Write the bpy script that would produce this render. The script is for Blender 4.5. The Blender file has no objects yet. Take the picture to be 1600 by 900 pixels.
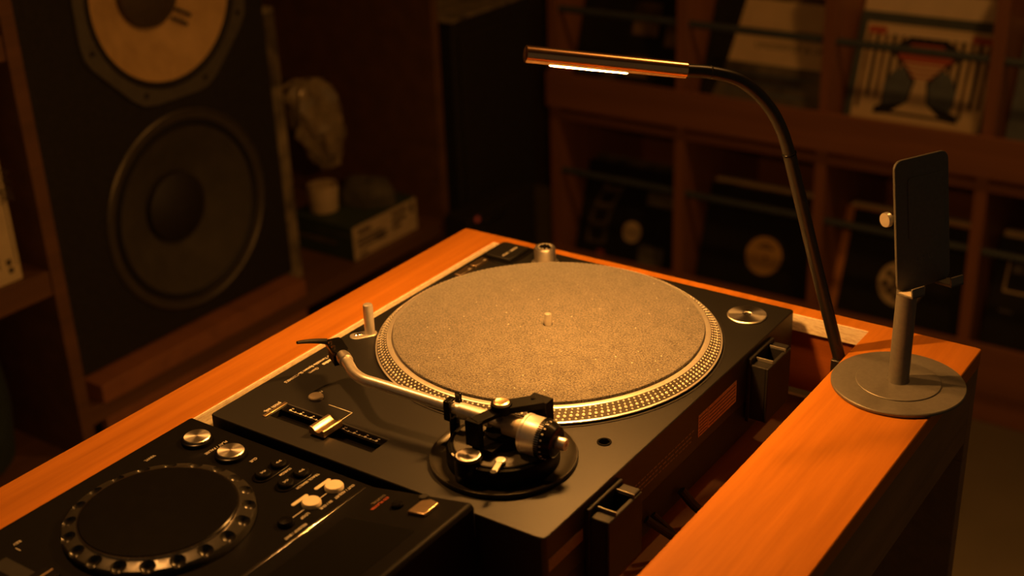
import bpy, bmesh, math, random
from mathutils import Vector, Matrix
random.seed(7)
S = bpy.context.scene
COL = S.collection
PI = math.pi

# ------------------------------------------------------------------ camera
cam_d = bpy.data.cameras.new('camera')
cam = bpy.data.objects.new('camera', cam_d)
COL.objects.link(cam)
R_, U_, F_ = Vector((.8227, .5673, -.0349)), Vector((-.2124, .3638, .9070)), Vector((-.5273, .7388, -.4198))
m = Matrix((R_, U_, -F_)).transposed().to_4x4()
m.translation = (.8079, -.6662, .5792)
cam.matrix_world = m
cam_d.sensor_width = 36
cam_d.lens = 2058.24 / 1600 * 36
cam_d.clip_start = .05
cam_d.dof.use_dof = True
cam_d.dof.focus_distance = 1.17
cam_d.dof.aperture_fstop = 4.2
S.camera = cam

# ------------------------------------------------------------------ light and exposure
W = bpy.data.worlds.new('world'); S.world = W
W.use_nodes = True
W.node_tree.nodes['Background'].inputs[0].default_value = (1, .66, .32, 1)
W.node_tree.nodes['Background'].inputs[1].default_value = .042
S.view_settings.view_transform = 'Standard'
S.view_settings.look = 'None'
S.view_settings.gamma = 1
S.view_settings.use_curve_mapping = False
S.view_settings.exposure = 0
LAMP_COL = (1, .41, .08)
LED = 3650

def point_light(name, loc, power, col, r):
    l = bpy.data.lights.new(name, 'POINT'); l.energy = power; l.color = col; l.shadow_soft_size = r
    o = bpy.data.objects.new(name, l); o.location = loc; COL.objects.link(o); return o
point_light('ceiling_bulb', (.58, 1.17, 1.52), 17, (1, .43, .10), .06)
# downlight over the operator's side of the desk
sp = bpy.data.lights.new('downlight', 'SPOT'); sp.energy = 50; sp.color = (1, .40, .085); sp.shadow_soft_size = .035
sp.spot_size = math.radians(75); sp.spot_blend = .9
so = bpy.data.objects.new('downlight', sp); COL.objects.link(so); so.location = (-.50, .18, 1.25)
so.rotation_euler = (Vector((.12, .2, 0)) - so.location).to_track_quat('-Z', 'Y').to_euler()

# ------------------------------------------------------------------ materials
def newmat(name):
    mt = bpy.data.materials.new(name); mt.use_nodes = True
    nt = mt.node_tree
    return mt, nt, nt.nodes['Principled BSDF']

def N(nt, t, **k):
    n = nt.nodes.new(t)
    for a, b in k.items(): setattr(n, a, b)
    return n

def ramp(nt, fac, c0, c1, p0=.3, p1=.7):
    r = N(nt, 'ShaderNodeValToRGB')
    r.color_ramp.elements[0].color = (*c0, 1); r.color_ramp.elements[0].position = p0
    r.color_ramp.elements[1].color = (*c1, 1); r.color_ramp.elements[1].position = p1
    nt.links.new(fac, r.inputs[0]); return r.outputs[0]

def coords(nt, scale=(1, 1, 1), kind='Object'):
    tc = N(nt, 'ShaderNodeTexCoord'); mp = N(nt, 'ShaderNodeMapping')
    mp.inputs['Scale'].default_value = scale
    nt.links.new(tc.outputs[kind], mp.inputs[0]); return mp.outputs[0]

def noise(nt, vec, scale, detail=3, rough=.55):
    n = N(nt, 'ShaderNodeTexNoise'); n.inputs['Scale'].default_value = scale
    n.inputs['Detail'].default_value = detail; n.inputs['Roughness'].default_value = rough
    nt.links.new(vec, n.inputs['Vector']); return n.outputs[0]

def bump(nt, b, fac, strength, dist=.001):
    bp = N(nt, 'ShaderNodeBump'); bp.inputs['Strength'].default_value = strength; bp.inputs['Distance'].default_value = dist
    nt.links.new(fac, bp.inputs['Height']); nt.links.new(bp.outputs[0], b.inputs['Normal'])

def plain(name, col, rough=.5, metal=0, var=.15, scale=60, spec=.5, bmp=0, coat=0):
    mt, nt, b = newmat(name)
    v = coords(nt)
    f = noise(nt, v, scale)
    c0 = tuple(max(0, c * (1 - var)) for c in col); c1 = tuple(min(1, c * (1 + var)) for c in col)
    nt.links.new(ramp(nt, f, c0, c1), b.inputs['Base Color'])
    b.inputs['Roughness'].default_value = rough; b.inputs['Metallic'].default_value = metal
    b.inputs['Specular IOR Level'].default_value = spec
    if coat: b.inputs['Coat Weight'].default_value = coat
    if bmp: bump(nt, b, noise(nt, v, scale * 6, 2), bmp, .0004)
    return mt

def wood(name, c0, c1, axis='Y', rough=.38, coat=.15, fine=1.0, spec=.4):
    mt, nt, b = newmat(name)
    sc = {'X': (2.2, 45, 45), 'Y': (45, 2.2, 45), 'Z': (45, 45, 2.2)}[axis]
    sc = tuple(s * fine for s in sc)
    v = coords(nt, sc)
    f = noise(nt, v, 1.0, 5, .62)
    v2 = coords(nt, tuple(s * 5 for s in sc)); f2 = noise(nt, v2, 1.0, 3, .6)
    mx = N(nt, 'ShaderNodeMath', operation='MULTIPLY_ADD'); mx.inputs[1].default_value = .35
    nt.links.new(f2, mx.inputs[0]); nt.links.new(f, mx.inputs[2])
    nt.links.new(ramp(nt, mx.outputs[0], c0, c1, .42, .85), b.inputs['Base Color'])
    b.inputs['Roughness'].default_value = rough; b.inputs['Coat Weight'].default_value = coat
    b.inputs['Coat Roughness'].default_value = .35; b.inputs['Specular IOR Level'].default_value = spec
    bump(nt, b, f2, .12, .0004)
    return mt

def brushed(name, col, rough=.36, aniso=.72):
    mt, nt, b = newmat(name)
    b.inputs['Base Color'].default_value = (*col, 1); b.inputs['Metallic'].default_value = 1
    b.inputs['Roughness'].default_value = rough; b.inputs['Anisotropic'].default_value = aniso
    t = N(nt, 'ShaderNodeTangent', direction_type='RADIAL', axis='Z')
    nt.links.new(t.outputs[0], b.inputs['Tangent'])
    return mt

def emit(name, col, strength):
    mt, nt, b = newmat(name)
    b.inputs['Base Color'].default_value = (0, 0, 0, 1)
    b.inputs['Emission Color'].default_value = (*col, 1); b.inputs['Emission Strength'].default_value = strength
    return mt

def plyedge(name):
    mt, nt, b = newmat(name)
    v = coords(nt, (3, 3, 420)); f = noise(nt, v, 1.0, 2)
    v2 = coords(nt, (160, 160, 700)); f2 = noise(nt, v2, 1.0, 3)
    mx = N(nt, 'ShaderNodeMath', operation='MULTIPLY'); nt.links.new(f, mx.inputs[0]); nt.links.new(f2, mx.inputs[1])
    nt.links.new(ramp(nt, mx.outputs[0], (.62, .48, .28), (.90, .80, .60), .12, .28), b.inputs['Base Color'])
    b.inputs['Roughness'].default_value = .7
    return mt

def felt(name):
    mt, nt, b = newmat(name)
    v = coords(nt)
    f = noise(nt, v, 620, 3, .75); f2 = noise(nt, v, 60, 2)
    mx = N(nt, 'ShaderNodeMath', operation='MULTIPLY_ADD'); mx.inputs[1].default_value = .13
    nt.links.new(f2, mx.inputs[0]); nt.links.new(f, mx.inputs[2])
    nt.links.new(ramp(nt, mx.outputs[0], (.018, .016, .013), (.235, .213, .18), .40, .74), b.inputs['Base Color'])
    b.inputs['Roughness'].default_value = .95; b.inputs['Specular IOR Level'].default_value = .15
    b.inputs['Sheen Weight'].default_value = .35; b.inputs['Sheen Roughness'].default_value = .5
    bump(nt, b, f, .6, .0008)
    return mt

def cone_paper(name, c0, c1):
    mt, nt, b = newmat(name)
    v = coords(nt); sp = N(nt, 'ShaderNodeSeparateXYZ'); nt.links.new(v, sp.inputs[0])
    a = N(nt, 'ShaderNodeMath', operation='MULTIPLY'); nt.links.new(sp.outputs[1], a.inputs[0]); nt.links.new(sp.outputs[1], a.inputs[1])
    c = N(nt, 'ShaderNodeMath', operation='MULTIPLY_ADD'); nt.links.new(sp.outputs[2], c.inputs[0]); nt.links.new(sp.outputs[2], c.inputs[1]); nt.links.new(a.outputs[0], c.inputs[2])
    r = N(nt, 'ShaderNodeMath', operation='SQRT'); nt.links.new(c.outputs[0], r.inputs[0])
    s = N(nt, 'ShaderNodeMath', operation='MULTIPLY'); s.inputs[1].default_value = 700; nt.links.new(r.outputs[0], s.inputs[0])
    w = N(nt, 'ShaderNodeMath', operation='SINE'); nt.links.new(s.outputs[0], w.inputs[0])
    f = noise(nt, v, 25, 3)
    nt.links.new(ramp(nt, f, c0, c1), b.inputs['Base Color'])
    b.inputs['Roughness'].default_value = .85
    bump(nt, b, w.outputs[0], .35, .0006)
    return mt

M = {}
M['desk'] = wood('desk_cherry_veneer', (.33, .112, .009), (.49, .172, .018), 'Y', .55, 0, 1.0, .08)
M['desk_x'] = wood('desk_cherry_panel', (.22, .062, .008), (.33, .095, .014), 'X')
M['desk_dark'] = wood('recess_board', (.21, .12, .055), (.31, .17, .075), 'Y', .6, 0)
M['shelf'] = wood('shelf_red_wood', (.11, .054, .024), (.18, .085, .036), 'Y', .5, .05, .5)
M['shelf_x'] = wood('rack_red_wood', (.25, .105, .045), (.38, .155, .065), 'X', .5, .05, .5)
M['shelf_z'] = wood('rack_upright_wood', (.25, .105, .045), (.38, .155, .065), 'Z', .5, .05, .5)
M['ply'] = plyedge('raw_plywood_edge')
M['plinth'] = plain('black_painted_metal', (.006, .0055, .0045), .52, 0, .12, 300, .44, .12)
M['plinth_side'] = plain('black_side', (.030, .028, .025), .5, 0, .12, 200, .4)
M['basin'] = plain('dark_satin_metal', (.020, .018, .014), .30, 0, .1, 150, .4)
M['rubber'] = plain('black_rubber', (.012, .011, .010), .65, 0, .2, 90, .3)
M['gloss'] = plain('black_gloss_plastic', (.005, .0047, .0043), .24, 0, .15, 90, .16)
M['satin'] = plain('black_satin_plastic', (.004, .0037, .0033), .5, 0, .15, 150, .06, .1)
M['silver'] = plain('cast_aluminium', (.80, .76, .70), .34, .75, .06, 200)
M['alu'] = plain('satin_aluminium', (.72, .68, .62), .42, 1, .08, 300)
M['chrome'] = plain('polished_chrome', (.85, .82, .78), .12, 1, .03, 100)
M['band'] = plain('strobe_band_metal', (.080, .070, .058), .5, .2, .1, 200)
M['dot'] = plain('strobe_dot_metal', (.80, .76, .68), .4, .15, .05, 200)
M['felt'] = felt('black_felt')
M['cap'] = plain('satin_cap', (.40, .34, .26), .45, .3, .05, 80)
M['lint'] = plain('lint', (.75, .70, .60), .8, 0, .05, 80)
M['topplate'] = plain('grey_top_plate', (.050, .046, .038), .5, 0, .1, 200, .4)
M['radial'] = brushed('radial_brushed_silver', (.82, .78, .72))
M['white'] = plain('white_print', (.72, .68, .60), .6, 0, .05, 80)
M['cream'] = plain('cream_plastic', (.66, .58, .44), .45, 0, .05, 80)
M['brass'] = plain('bronze_metal', (.62, .47, .30), .34, 1, .08, 150)
M['copper'] = plain('copper_tube', (.85, .55, .32), .22, 1, .10, 40)
M['gooseneck'] = plain('black_gooseneck', (.016, .015, .014), .34, 0, .15, 100, .5)
M['stand'] = plain('grey_anodised', (.175, .165, .145), .48, .4, .08, 260, .5, .05)
M['stand_dark'] = plain('dark_grey_anodised', (.12, .115, .10), .5, .2, .08, 260, .4)
M['led'] = emit('warm_led', LAMP_COL, LED)
M['screen'] = plain('display_glass', (.006, .006, .005), .25, 0, .1, 30, .12)
M['sticker'] = plain('amber_label', (.40, .24, .10), .7, 0, .35, 420)
M['sticker2'] = plain('dull_label', (.17, .13, .07), .7, 0, .15, 200)
M['ink'] = plain('dark_ink', (.05, .035, .02), .8, 0, .2, 100)
M['dimple'] = plain('jog_ring_grey', (.030, .028, .024), .28, .1, .1, 200)
M['baffle'] = plain('speaker_black', (.026, .023, .020), .75, 0, .2, 120, .2)
M['frame_beige'] = plain('driver_frame_beige', (.105, .092, .064), .6, .1, .12, 60)
M['cone_pale'] = cone_paper('cone_pale_paper', (.52, .33, .12), (.68, .44, .17))
M['cone_dark'] = cone_paper('cone_dark_paper', (.052, .044, .026), (.078, .066, .040))
M['cap_dark'] = plain('cap_dark', (.075, .052, .026), .7, 0, .15, 80)
M['cap_black'] = plain('cap_black', (.022, .017, .010), .6, 0, .15, 80)
M['ring_edge'] = plain('driver_ring_metal', (.10, .085, .06), .4, .4, .1, 60)
M['surround'] = plain('black_surround', (.016, .014, .010), .6, 0, .15, 80)
M['floor'] = plain('floor_lino', (.20, .165, .095), .6, 0, .12, 4)
M['wall'] = plain('wall_paint', (.12, .09, .055), .8, 0, .1, 6)
M['ceil'] = plain('ceiling_paint', (.14, .10, .06), .9, 0, .1, 5)
M['book'] = plain('cream_book_cloth', (.62, .50, .29), .75, 0, .08, 40)
M['book2'] = plain('tan_book_cloth', (.55, .40, .20), .75, 0, .08, 40)
M['green'] = plain('dark_green_card', (.035, .055, .030), .7, 0, .15, 30)
M['paper'] = plain('paper_label', (.58, .45, .26), .75, 0, .1, 60)
M['greycloth'] = plain('grey_cloth', (.10, .088, .060), .95, 0, .3, 30, .2, .6)
M['foil'] = plain('clear_plastic_film', (.36, .28, .15), .13, .25, .3, 25, .8)
M['teal'] = plain('dark_teal_fabric', (.020, .034, .030), .9, 0, .2, 30)
M['spine'] = plain('worn_spine', (.20, .16, .09), .75, 0, .7, 22)
M['cardboard'] = plain('pale_board', (.26, .21, .11), .8, 0, .1, 10)
M['rod'] = plain('blue_grey_rod', (.085, .105, .105), .5, .2, .08, 50)
M['redled'] = emit('dim_red_led', (1, .10, .03), .12)
M['sl_black'] = plain('sleeve_black', (.018, .016, .014), .6, 0, .2, 20, .25)
M['sl_cream'] = plain('sleeve_cream', (.74, .56, .30), .6, 0, .06, 20)
M['sl_white'] = plain('sleeve_white', (.82, .66, .40), .6, 0, .06, 20)
M['sl_teal'] = plain('sleeve_teal', (.070, .085, .070), .6, 0, .15, 20)
M['sl_brown'] = plain('sleeve_brown', (.16, .10, .045), .6, 0, .9, 14)
M['sl_olive'] = plain('sleeve_olive', (.11, .085, .045), .6, 0, .8, 18)
M['sl_red'] = plain('sleeve_red', (.50, .10, .035), .6, 0, .12, 20)
M['sl_orange'] = plain('sleeve_orange', (.62, .26, .07), .6, 0, .12, 20)
M['sl_grey'] = plain('sleeve_grey', (.16, .14, .10), .6, 0, .5, 25)
M['sl_slate'] = plain('sleeve_slate', (.12, .14, .14), .6, 0, .2, 30)
M['label_y'] = plain('label_yellow', (.62, .36, .08), .6, 0, .08, 60)
M['photo'] = plain('photo_print', (.17, .14, .085), .5, 0, .75, 9)

# ------------------------------------------------------------------ mesh helpers
WLOC = {}
class MB:
    def __init__(s): s.v = []; s.f = []; s.m = []
    def add(s, vs, fs, mi=0, T=None):
        o = len(s.v)
        for p in vs:
            p = Vector(p)
            s.v.append(T @ p if T else p)
        for f in fs: s.f.append([i + o for i in f]); s.m.append(mi)
        return s
    def box(s, x0, x1, y0, y1, z0, z1, mi=0, T=None):
        v = [(x0, y0, z0), (x1, y0, z0), (x1, y1, z0), (x0, y1, z0), (x0, y0, z1), (x1, y0, z1), (x1, y1, z1), (x0, y1, z1)]
        return s.add(v, [(3, 2, 1, 0), (4, 5, 6, 7), (0, 1, 5, 4), (1, 2, 6, 5), (2, 3, 7, 6), (3, 0, 4, 7)], mi, T)
    def prism(s, pts, z0, z1, mi=0, T=None):
        n = len(pts)
        v = [(x, y, z0) for x, y in pts] + [(x, y, z1) for x, y in pts]
        f = [tuple(range(n - 1, -1, -1)), tuple(range(n, 2 * n))] + [(i, (i + 1) % n, n + (i + 1) % n, n + i) for i in range(n)]
        return s.add(v, f, mi, T)
    def lathe(s, prof, T=None, n=48, mi=0, closed=False, cap=True):
        v = []; f = []
        for r, z in prof:
            for k in range(n):
                a = 2 * PI * k / n; v.append((r * math.cos(a), r * math.sin(a), z))
        P = len(prof)
        for i in range(P - 1 if not closed else P):
            j = (i + 1) % P
            for k in range(n):
                k2 = (k + 1) % n; f.append((i * n + k, i * n + k2, j * n + k2, j * n + k))
        if not closed and cap:
            if prof[0][0] > 1e-6: f.append(tuple(range(n - 1, -1, -1)))
            if prof[-1][0] > 1e-6: f.append(tuple((P - 1) * n + k for k in range(n)))
        return s.add(v, f, mi, T)
    def cyl(s, r, z0, z1, T=None, n=32, mi=0, ch=0):
        if ch: return s.lathe([(r - ch, z0), (r, z0 + ch), (r, z1 - ch), (r - ch, z1)], T, n, mi)
        return s.lathe([(r, z0), (r, z1)], T, n, mi)
    def tube(s, pts, r, n=12, mi=0, smooth=0, radii=None):
        P = [Vector(p) for p in pts]
        if smooth:
            Q = []
            for i in range(len(P) - 1):
                a = P[max(i - 1, 0)]; b = P[i]; c = P[i + 1]; d = P[min(i + 2, len(P) - 1)]
                for k in range(smooth):
                    t = k / smooth
                    Q.append(.5 * ((2 * b) + (c - a) * t + (2 * a - 5 * b + 4 * c - d) * t * t + (3 * b - a - 3 * c + d) * t ** 3))
            Q.append(P[-1]); P = Q
        t0 = (P[1] - P[0]).normalized()
        u = t0.orthogonal().normalized()
        v = []; f = []
        for i, p in enumerate(P):
            t = (P[min(i + 1, len(P) - 1)] - P[max(i - 1, 0)]).normalized()
            u = (u - t * u.dot(t)).normalized(); w = t.cross(u)
            rr = radii(i / (len(P) - 1)) if radii else r
            for k in range(n):
                a = 2 * PI * k / n; v.append(p + rr * (math.cos(a) * u + math.sin(a) * w))
        for i in range(len(P) - 1):
            for k in range(n):
                k2 = (k + 1) % n; f.append((i * n + k, i * n + k2, (i + 1) * n + k2, (i + 1) * n + k))
        f.append(tuple(range(n - 1, -1, -1))); f.append(tuple((len(P) - 1) * n + k for k in range(n)))
        return s.add(v, f, mi)

def frame(o, x, y, z=None):
    x = Vector(x).normalized(); y = Vector(y).normalized()
    z = Vector(z).normalized() if z else x.cross(y).normalized()
    T = Matrix((x, y, z)).transposed().to_4x4(); T.translation = Vector(o); return T
def at(x, y, z): return Matrix.Translation((x, y, z))
def axis_frame(o, d):
    d = Vector(d).normalized(); x = d.orthogonal().normalized(); return frame(o, x, d.cross(x), d)

def rrect(x0, x1, y0, y1, r, n=5):
    out = []
    for cx, cy, a0 in ((x1 - r, y1 - r, 0), (x0 + r, y1 - r, PI / 2), (x0 + r, y0 + r, PI), (x1 - r, y0 + r, 1.5 * PI)):
        for k in range(n + 1):
            a = a0 + PI / 2 * k / n; out.append((cx + r * math.cos(a), cy + r * math.sin(a)))
    return out

def link_mesh(name, me, parent):
    vs = me.vertices
    lo = [min(v.co[i] for v in vs) for i in range(3)]; hi = [max(v.co[i] for v in vs) for i in range(3)]
    c = Vector([(a + b) / 2 for a, b in zip(lo, hi)])
    me.transform(Matrix.Translation(-c))
    o = bpy.data.objects.new(name, me); COL.objects.link(o)
    if parent: o.parent = parent; o.location = c - WLOC[parent.name]
    else: o.location = c
    WLOC[o.name] = c
    return o

def build(name, mb, mats, parent=None, bevel=0, smooth=35, seg=2, label=None, kind=None):
    me = bpy.data.meshes.new(name)
    me.from_pydata([tuple(v) for v in mb.v], [], mb.f)
    if not isinstance(mats, (list, tuple)): mats = [mats]
    for x in mats: me.materials.append(M[x] if isinstance(x, str) else x)
    me.polygons.foreach_set('material_index', mb.m)
    bm = bmesh.new(); bm.from_mesh(me); bmesh.ops.recalc_face_normals(bm, faces=bm.faces); bm.to_mesh(me); bm.free()
    if smooth:
        me.polygons.foreach_set('use_smooth', [True] * len(me.polygons))
        me.set_sharp_from_angle(angle=math.radians(smooth))
    o = link_mesh(name, me, parent)
    if bevel:
        b = o.modifiers.new('bevel', 'BEVEL'); b.width = bevel; b.segments = seg; b.limit_method = 'ANGLE'; b.angle_limit = math.radians(40)
        b.harden_normals = False
    if label: o['label'] = label
    if kind: o['kind'] = kind
    return o

def tag(o, label, cat, group=None):
    o['label'] = label; o['category'] = cat
    if group: o['group'] = group
    return o
def thing(name, loc, label, cat, group=None):
    o = bpy.data.objects.new(name, None); COL.objects.link(o); o.location = loc; o.empty_display_size = .05
    WLOC[o.name] = Vector(loc)
    return tag(o, label, cat, group)
def struct(o): o['kind'] = 'structure'; return o

def text(name, body, org, xd, yd, size, mat, parent, align='LEFT', ext=.00008, bold=0):
    cu = bpy.data.curves.new(name, 'FONT'); cu.body = body; cu.size = size; cu.align_x = align; cu.extrude = ext; cu.offset = bold
    cu.resolution_u = 3
    t = bpy.data.objects.new(name + '_tmp', cu); COL.objects.link(t)
    dg = bpy.context.evaluated_depsgraph_get()
    me = bpy.data.meshes.new_from_object(t.evaluated_get(dg))
    bpy.data.objects.remove(t); bpy.data.curves.remove(cu)
    if not len(me.vertices): return None
    me.name = name
    me.transform(frame(org, xd, yd)); me.materials.clear(); me.materials.append(M[mat])
    return link_mesh(name, me, parent)

def cut(o, mb):
    """cut real openings into a mesh, then drop the cutter"""
    me = bpy.data.meshes.new('cutter'); me.from_pydata([tuple(v) for v in mb.v], [], mb.f)
    bm = bmesh.new(); bm.from_mesh(me); bmesh.ops.recalc_face_normals(bm, faces=bm.faces); bm.to_mesh(me); bm.free()
    c = bpy.data.objects.new('cutter', me); COL.objects.link(c); bpy.context.view_layer.update()
    md = o.modifiers.new('cut', 'BOOLEAN'); md.operation = 'DIFFERENCE'; md.object = c; md.solver = 'EXACT'
    o.modifiers.move(len(o.modifiers) - 1, 0)
    bev = [x for x in o.modifiers if x.type == 'BEVEL']
    st = [(x, x.show_viewport) for x in bev]
    for x in bev: x.show_viewport = False
    bpy.context.view_layer.update()
    dg = bpy.context.evaluated_depsgraph_get()
    nm = bpy.data.meshes.new_from_object(o.evaluated_get(dg))
    o.modifiers.remove(md); o.data = nm
    for x in bev: x.show_viewport = True
    bpy.data.objects.remove(c)
    nm.polygons.foreach_set('use_smooth', [True] * len(nm.polygons)); nm.set_sharp_from_angle(angle=math.radians(35))

# ------------------------------------------------------------------ the room
ZF = -.958
struct(build('floor', MB().box(-1.6, 2.4, -1.6, 2.6, ZF - .05, ZF), 'floor', smooth=0))
struct(build('wall_back', MB().box(-1.6, 2.4, 2.5, 2.6, ZF, 1.62), 'wall', smooth=0))
struct(build('wall_left', MB().box(-1.6, -1.5, -1.6, 2.5, ZF, 1.62), 'wall', smooth=0))
struct(build('ceiling', MB().box(-1.6, 2.4, -1.6, 2.6, 1.62, 1.67), 'ceil', smooth=0))

# ------------------------------------------------------------------ desk
ZD = -.012
X0, X1, X2, X3 = -.079, -.0252, .4243, .529
Y0, Y1, Y2, Y3 = -.95, -.62, .4687, .4866
ZB = -.112
desk = thing('dj_desk', ((X0 + X3) / 2, (Y0 + Y3) / 2, ZF), 'orange cherry-veneered booth desk with a sunken well holding the decks', 'desk')
top = MB().prism(rrect(X0, X3, Y0, Y3, .003, 3), ZD - .018, ZD)
top = build('desk_top', top, 'desk', desk, .0012)
cut(top, MB().box(X1, X2, Y1, Y2, ZD - .1, ZD + .1))
e = .0016
build('plywood_edge', MB().box(X1, X1 + e, Y1 + e, Y2, ZD - .018, ZD - .0006), 'ply', desk, label='raw pale plywood edge')
build('plywood_edge', MB().box(X1 + e, X2, Y2 - e, Y2, ZD - .018, ZD - .0006), 'ply', desk, label='raw pale plywood edge')
build('well_wall', MB().box(X1 - .022, X1 - .004, Y1, Y2 + .004, -.098, ZD - .018), 'desk_x', desk)
build('well_wall', MB().box(X1 - .004, X2 + .004, Y2 + .003, Y3 - .001, -.098, ZD - .018), 'desk_x', desk)
build('well_wall', MB().box(X2 + .004, X2 + .022, Y1, Y2 + .003, -.098, ZD - .018), 'desk_x', desk)
build('well_floor', MB().box(X1 - .03, X2 + .03, Y1, Y3 - .002, ZB - .016, ZB), 'desk_dark', desk)
build('apron', MB().box(X3 - .019, X3 - .001, Y0 + .02, Y3 - .018, -.107, ZD - .018), 'desk_dark', desk, .001)
build('apron', MB().box(X0 + .001, X0 + .019, Y0 + .02, Y3 - .018, -.107, ZD - .018), 'desk', desk, .001)
build('end_panel', MB().box(X0 + .001, X3 - .001, Y3 - .018, Y3 - .0005, ZF, ZB - .016), 'desk_dark', desk, .001)
build('end_cheek', MB().box(X2 + .022, X3 - .001, Y3 - .018, Y3 - .0005, ZB - .016, ZD - .018), 'desk_dark', desk, .001)
build('end_panel', MB().box(X0 + .001, X3 - .001, Y0, Y0 + .018, ZF, ZD - .018), 'desk_dark', desk, .001)

# ------------------------------------------------------------------ turntable
tt = thing('turntable', (.1765, .2265, ZB), 'black direct-drive turntable with a dotted silver platter set in the desk well', 'turntable')
TW, TL = .353, .453
plinth = build('plinth', MB().prism(rrect(0, TW, 0, TL, .004, 4), -.052, 0), 'plinth', tt, .0011)
cut(plinth, MB().box(.0465, .163, .0262, .0492, -.008, .02).lathe([(.0045, -.03), (.0045, .02)], at(.3204, .1403, 0), 24))
build('base', MB().prism(rrect(.0025, TW - .0025, .0025, TL - .0025, .004, 4), -.093, -.052), 'rubber', tt, .002)
for fx in (.05, TW - .05):
    for fy in (.05, TL - .05):
        build('foot', MB().lathe([(.021, ZB), (.024, ZB + .002), (.024, -.1), (.020, -.093)], at(fx, fy, 0), 28), 'rubber', tt)
SX, SY = .176, .2763
SP = at(SX, SY, 0)
build('platter_well', MB().lathe([(.16, .0002), (.1688, .0002), (.1692, .0006), (.16, .0006)], SP, 96, closed=True), 'rubber', tt)
plat = build('platter', MB().lathe([(.0001, .0015), (.164, .0015), (.1662, .0018), (.1664, .0032), (.1647, .0038), (.1552, .0114), (.1545, .0118), (.1502, .0118), (.1498, .0108), (.0001, .0108)], SP, 160), 'silver', tt)
build('strobe_band', MB().lathe([(.1645, .0040), (.16475, .0038), (.1554, .01135), (.1552, .01115)], SP, 160, closed=True), 'band', plat)
dm = MB()
for row, (fr, cnt, sz) in enumerate(((.13, 190, .00108), (.37, 187, .00108), (.62, 184, .00155), (.87, 180, .00108))):
    r = .1554 + (.16475 - .1554) * fr; z = .01135 + (.0038 - .01135) * fr
    sl = Vector((.00935, 0, -.00755)).normalized()
    for k in range(cnt):
        a = 2 * PI * (k + .25 * row) / cnt; ca, sa = math.cos(a), math.sin(a)
        rad = Vector((ca * sl.x, sa * sl.x, sl.z)); tan = Vector((-sa, ca, 0))
        nrm = rad.cross(tan); nrm = nrm if nrm.z > 0 else -nrm
        c = Vector((SX + r * ca, SY + r * sa, z)) + nrm * .00005
        ring = [c + sz * (math.cos(t) * rad + math.sin(t) * tan) for t in [2 * PI * j / 8 for j in range(8)]]
        vs = ring + [c + nrm * .00045 + (p - c) * .7 for p in ring]
        dm.add(vs, [tuple(range(8, 16))] + [(j, (j + 1) % 8, 8 + (j + 1) % 8, 8 + j) for j in range(8)])
build('strobe_dots', dm, 'dot', plat, kind='stuff')
build('spindle', MB().lathe([(.0055, .0108), (.0055, .0112), (.0036, .0114), (.0036, .0245), (.0030, .0262), (.0012, .0270), (.00001, .0271)], SP, 24), 'silver', tt)
# felt slipmat
mat_o = build('slipmat', MB().lathe([(.0045, .0110), (.1488, .0110), (.1493, .0122), (.1491, .0142), (.1482, .0147), (.0045, .0147)], SP, 128, closed=True), 'felt')
ln = MB(); rl = random.Random(21)
for k in range(46):
    a, r = rl.uniform(0, 6.283), .145 * math.sqrt(rl.random())
    x, y, w = SX + r * math.cos(a), SY + r * math.sin(a), rl.uniform(.0002, .00045)
    ln.box(x - w, x + w, y - w, y + w, .0147, .0150)
build('lint', ln, 'lint', mat_o, kind='stuff')
tag(mat_o, 'round black felt slipmat lying on the turntable platter', 'slipmat')

# start / stop and speed buttons
build('button_surround', MB().box(.004, .047, .398, .4485, -.0005, .0006), 'gloss', tt, .0004)
b = build('start_button', MB().box(.0093, .0412, .4055, .4450, .0006, .0042), 'plinth', tt, .0009)
text('lettering', 'START · STOP', (.0275, .4370, .00425), (0, -1, 0), (1, 0, 0), .0045, 'white', b)
for yy, s in ((.3468, '33'), (.3745, '45')):
    b = build('speed_button', MB().box(.0095, .0180, yy, yy + .0235, -.0005, .0030), 'brass', tt, .0006)
    text('lettering', s, (.0155, yy + .020, .00305), (0, -1, 0), (1, 0, 0), .0035, 'white', b)
# power dial
PW = at(.0757, .4236, 0)
pd = build('power_dial', MB().lathe([(.0150, 0), (.0150, .0018), (.0118, .0022), (.0116, .0182), (.0106, .0198), (.0086, .0200), (.0084, .0196), (.0001, .0196)], PW, 40), 'alu', tt)
build('dial_cap', MB().cyl(.0080, .0196, .0202, PW, 32), 'gloss', pd)
dmk = MB()
for k in range(9):
    a0 = .6 + k * .62
    T = at(.0757, .4236, 0) @ Matrix.Rotation(a0, 4, 'Z')
    dmk.box(.0062, .0074, -.0012, .0012, .0202, .02035, 0, T)
build('dial_mark', dmk, 'white', pd)
# pop-up stylus light
sl_ = build('stylus_light', MB().lathe([(.0050, 0), (.0050, .0300), (.0044, .0322), (.0028, .0328), (.0001, .0326)], at(.0208, .1940, 0), 28), 'silver', tt)
d_ = Vector((.0130 - .0208, .1825 - .194, 0)); L_ = d_.length; T_ = frame((.0208, .194, 0), d_, (0, 0, 1), d_.cross(Vector((0, 0, 1))))
T_ = Matrix.Translation((.0208, .194, 0)) @ Matrix.Rotation(math.atan2(d_.y, d_.x), 4, 'Z')
build('light_plate', MB().prism(rrect(-.007, L_ + .0065, -.0068, .0068, .0066, 8), 0, .0012, 0, T_), 'silver', sl_, .0004)
for q_ in (.8, .55):
    build('light_switch', MB().lathe([(.0026, .0012), (.0026, .0022), (.0018, .0026), (.0001, .0022)], at(.0208 + d_.x * (q_ + .15), .194 + d_.y * (q_ + .15), 0), 16), 'chrome', sl_)
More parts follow.
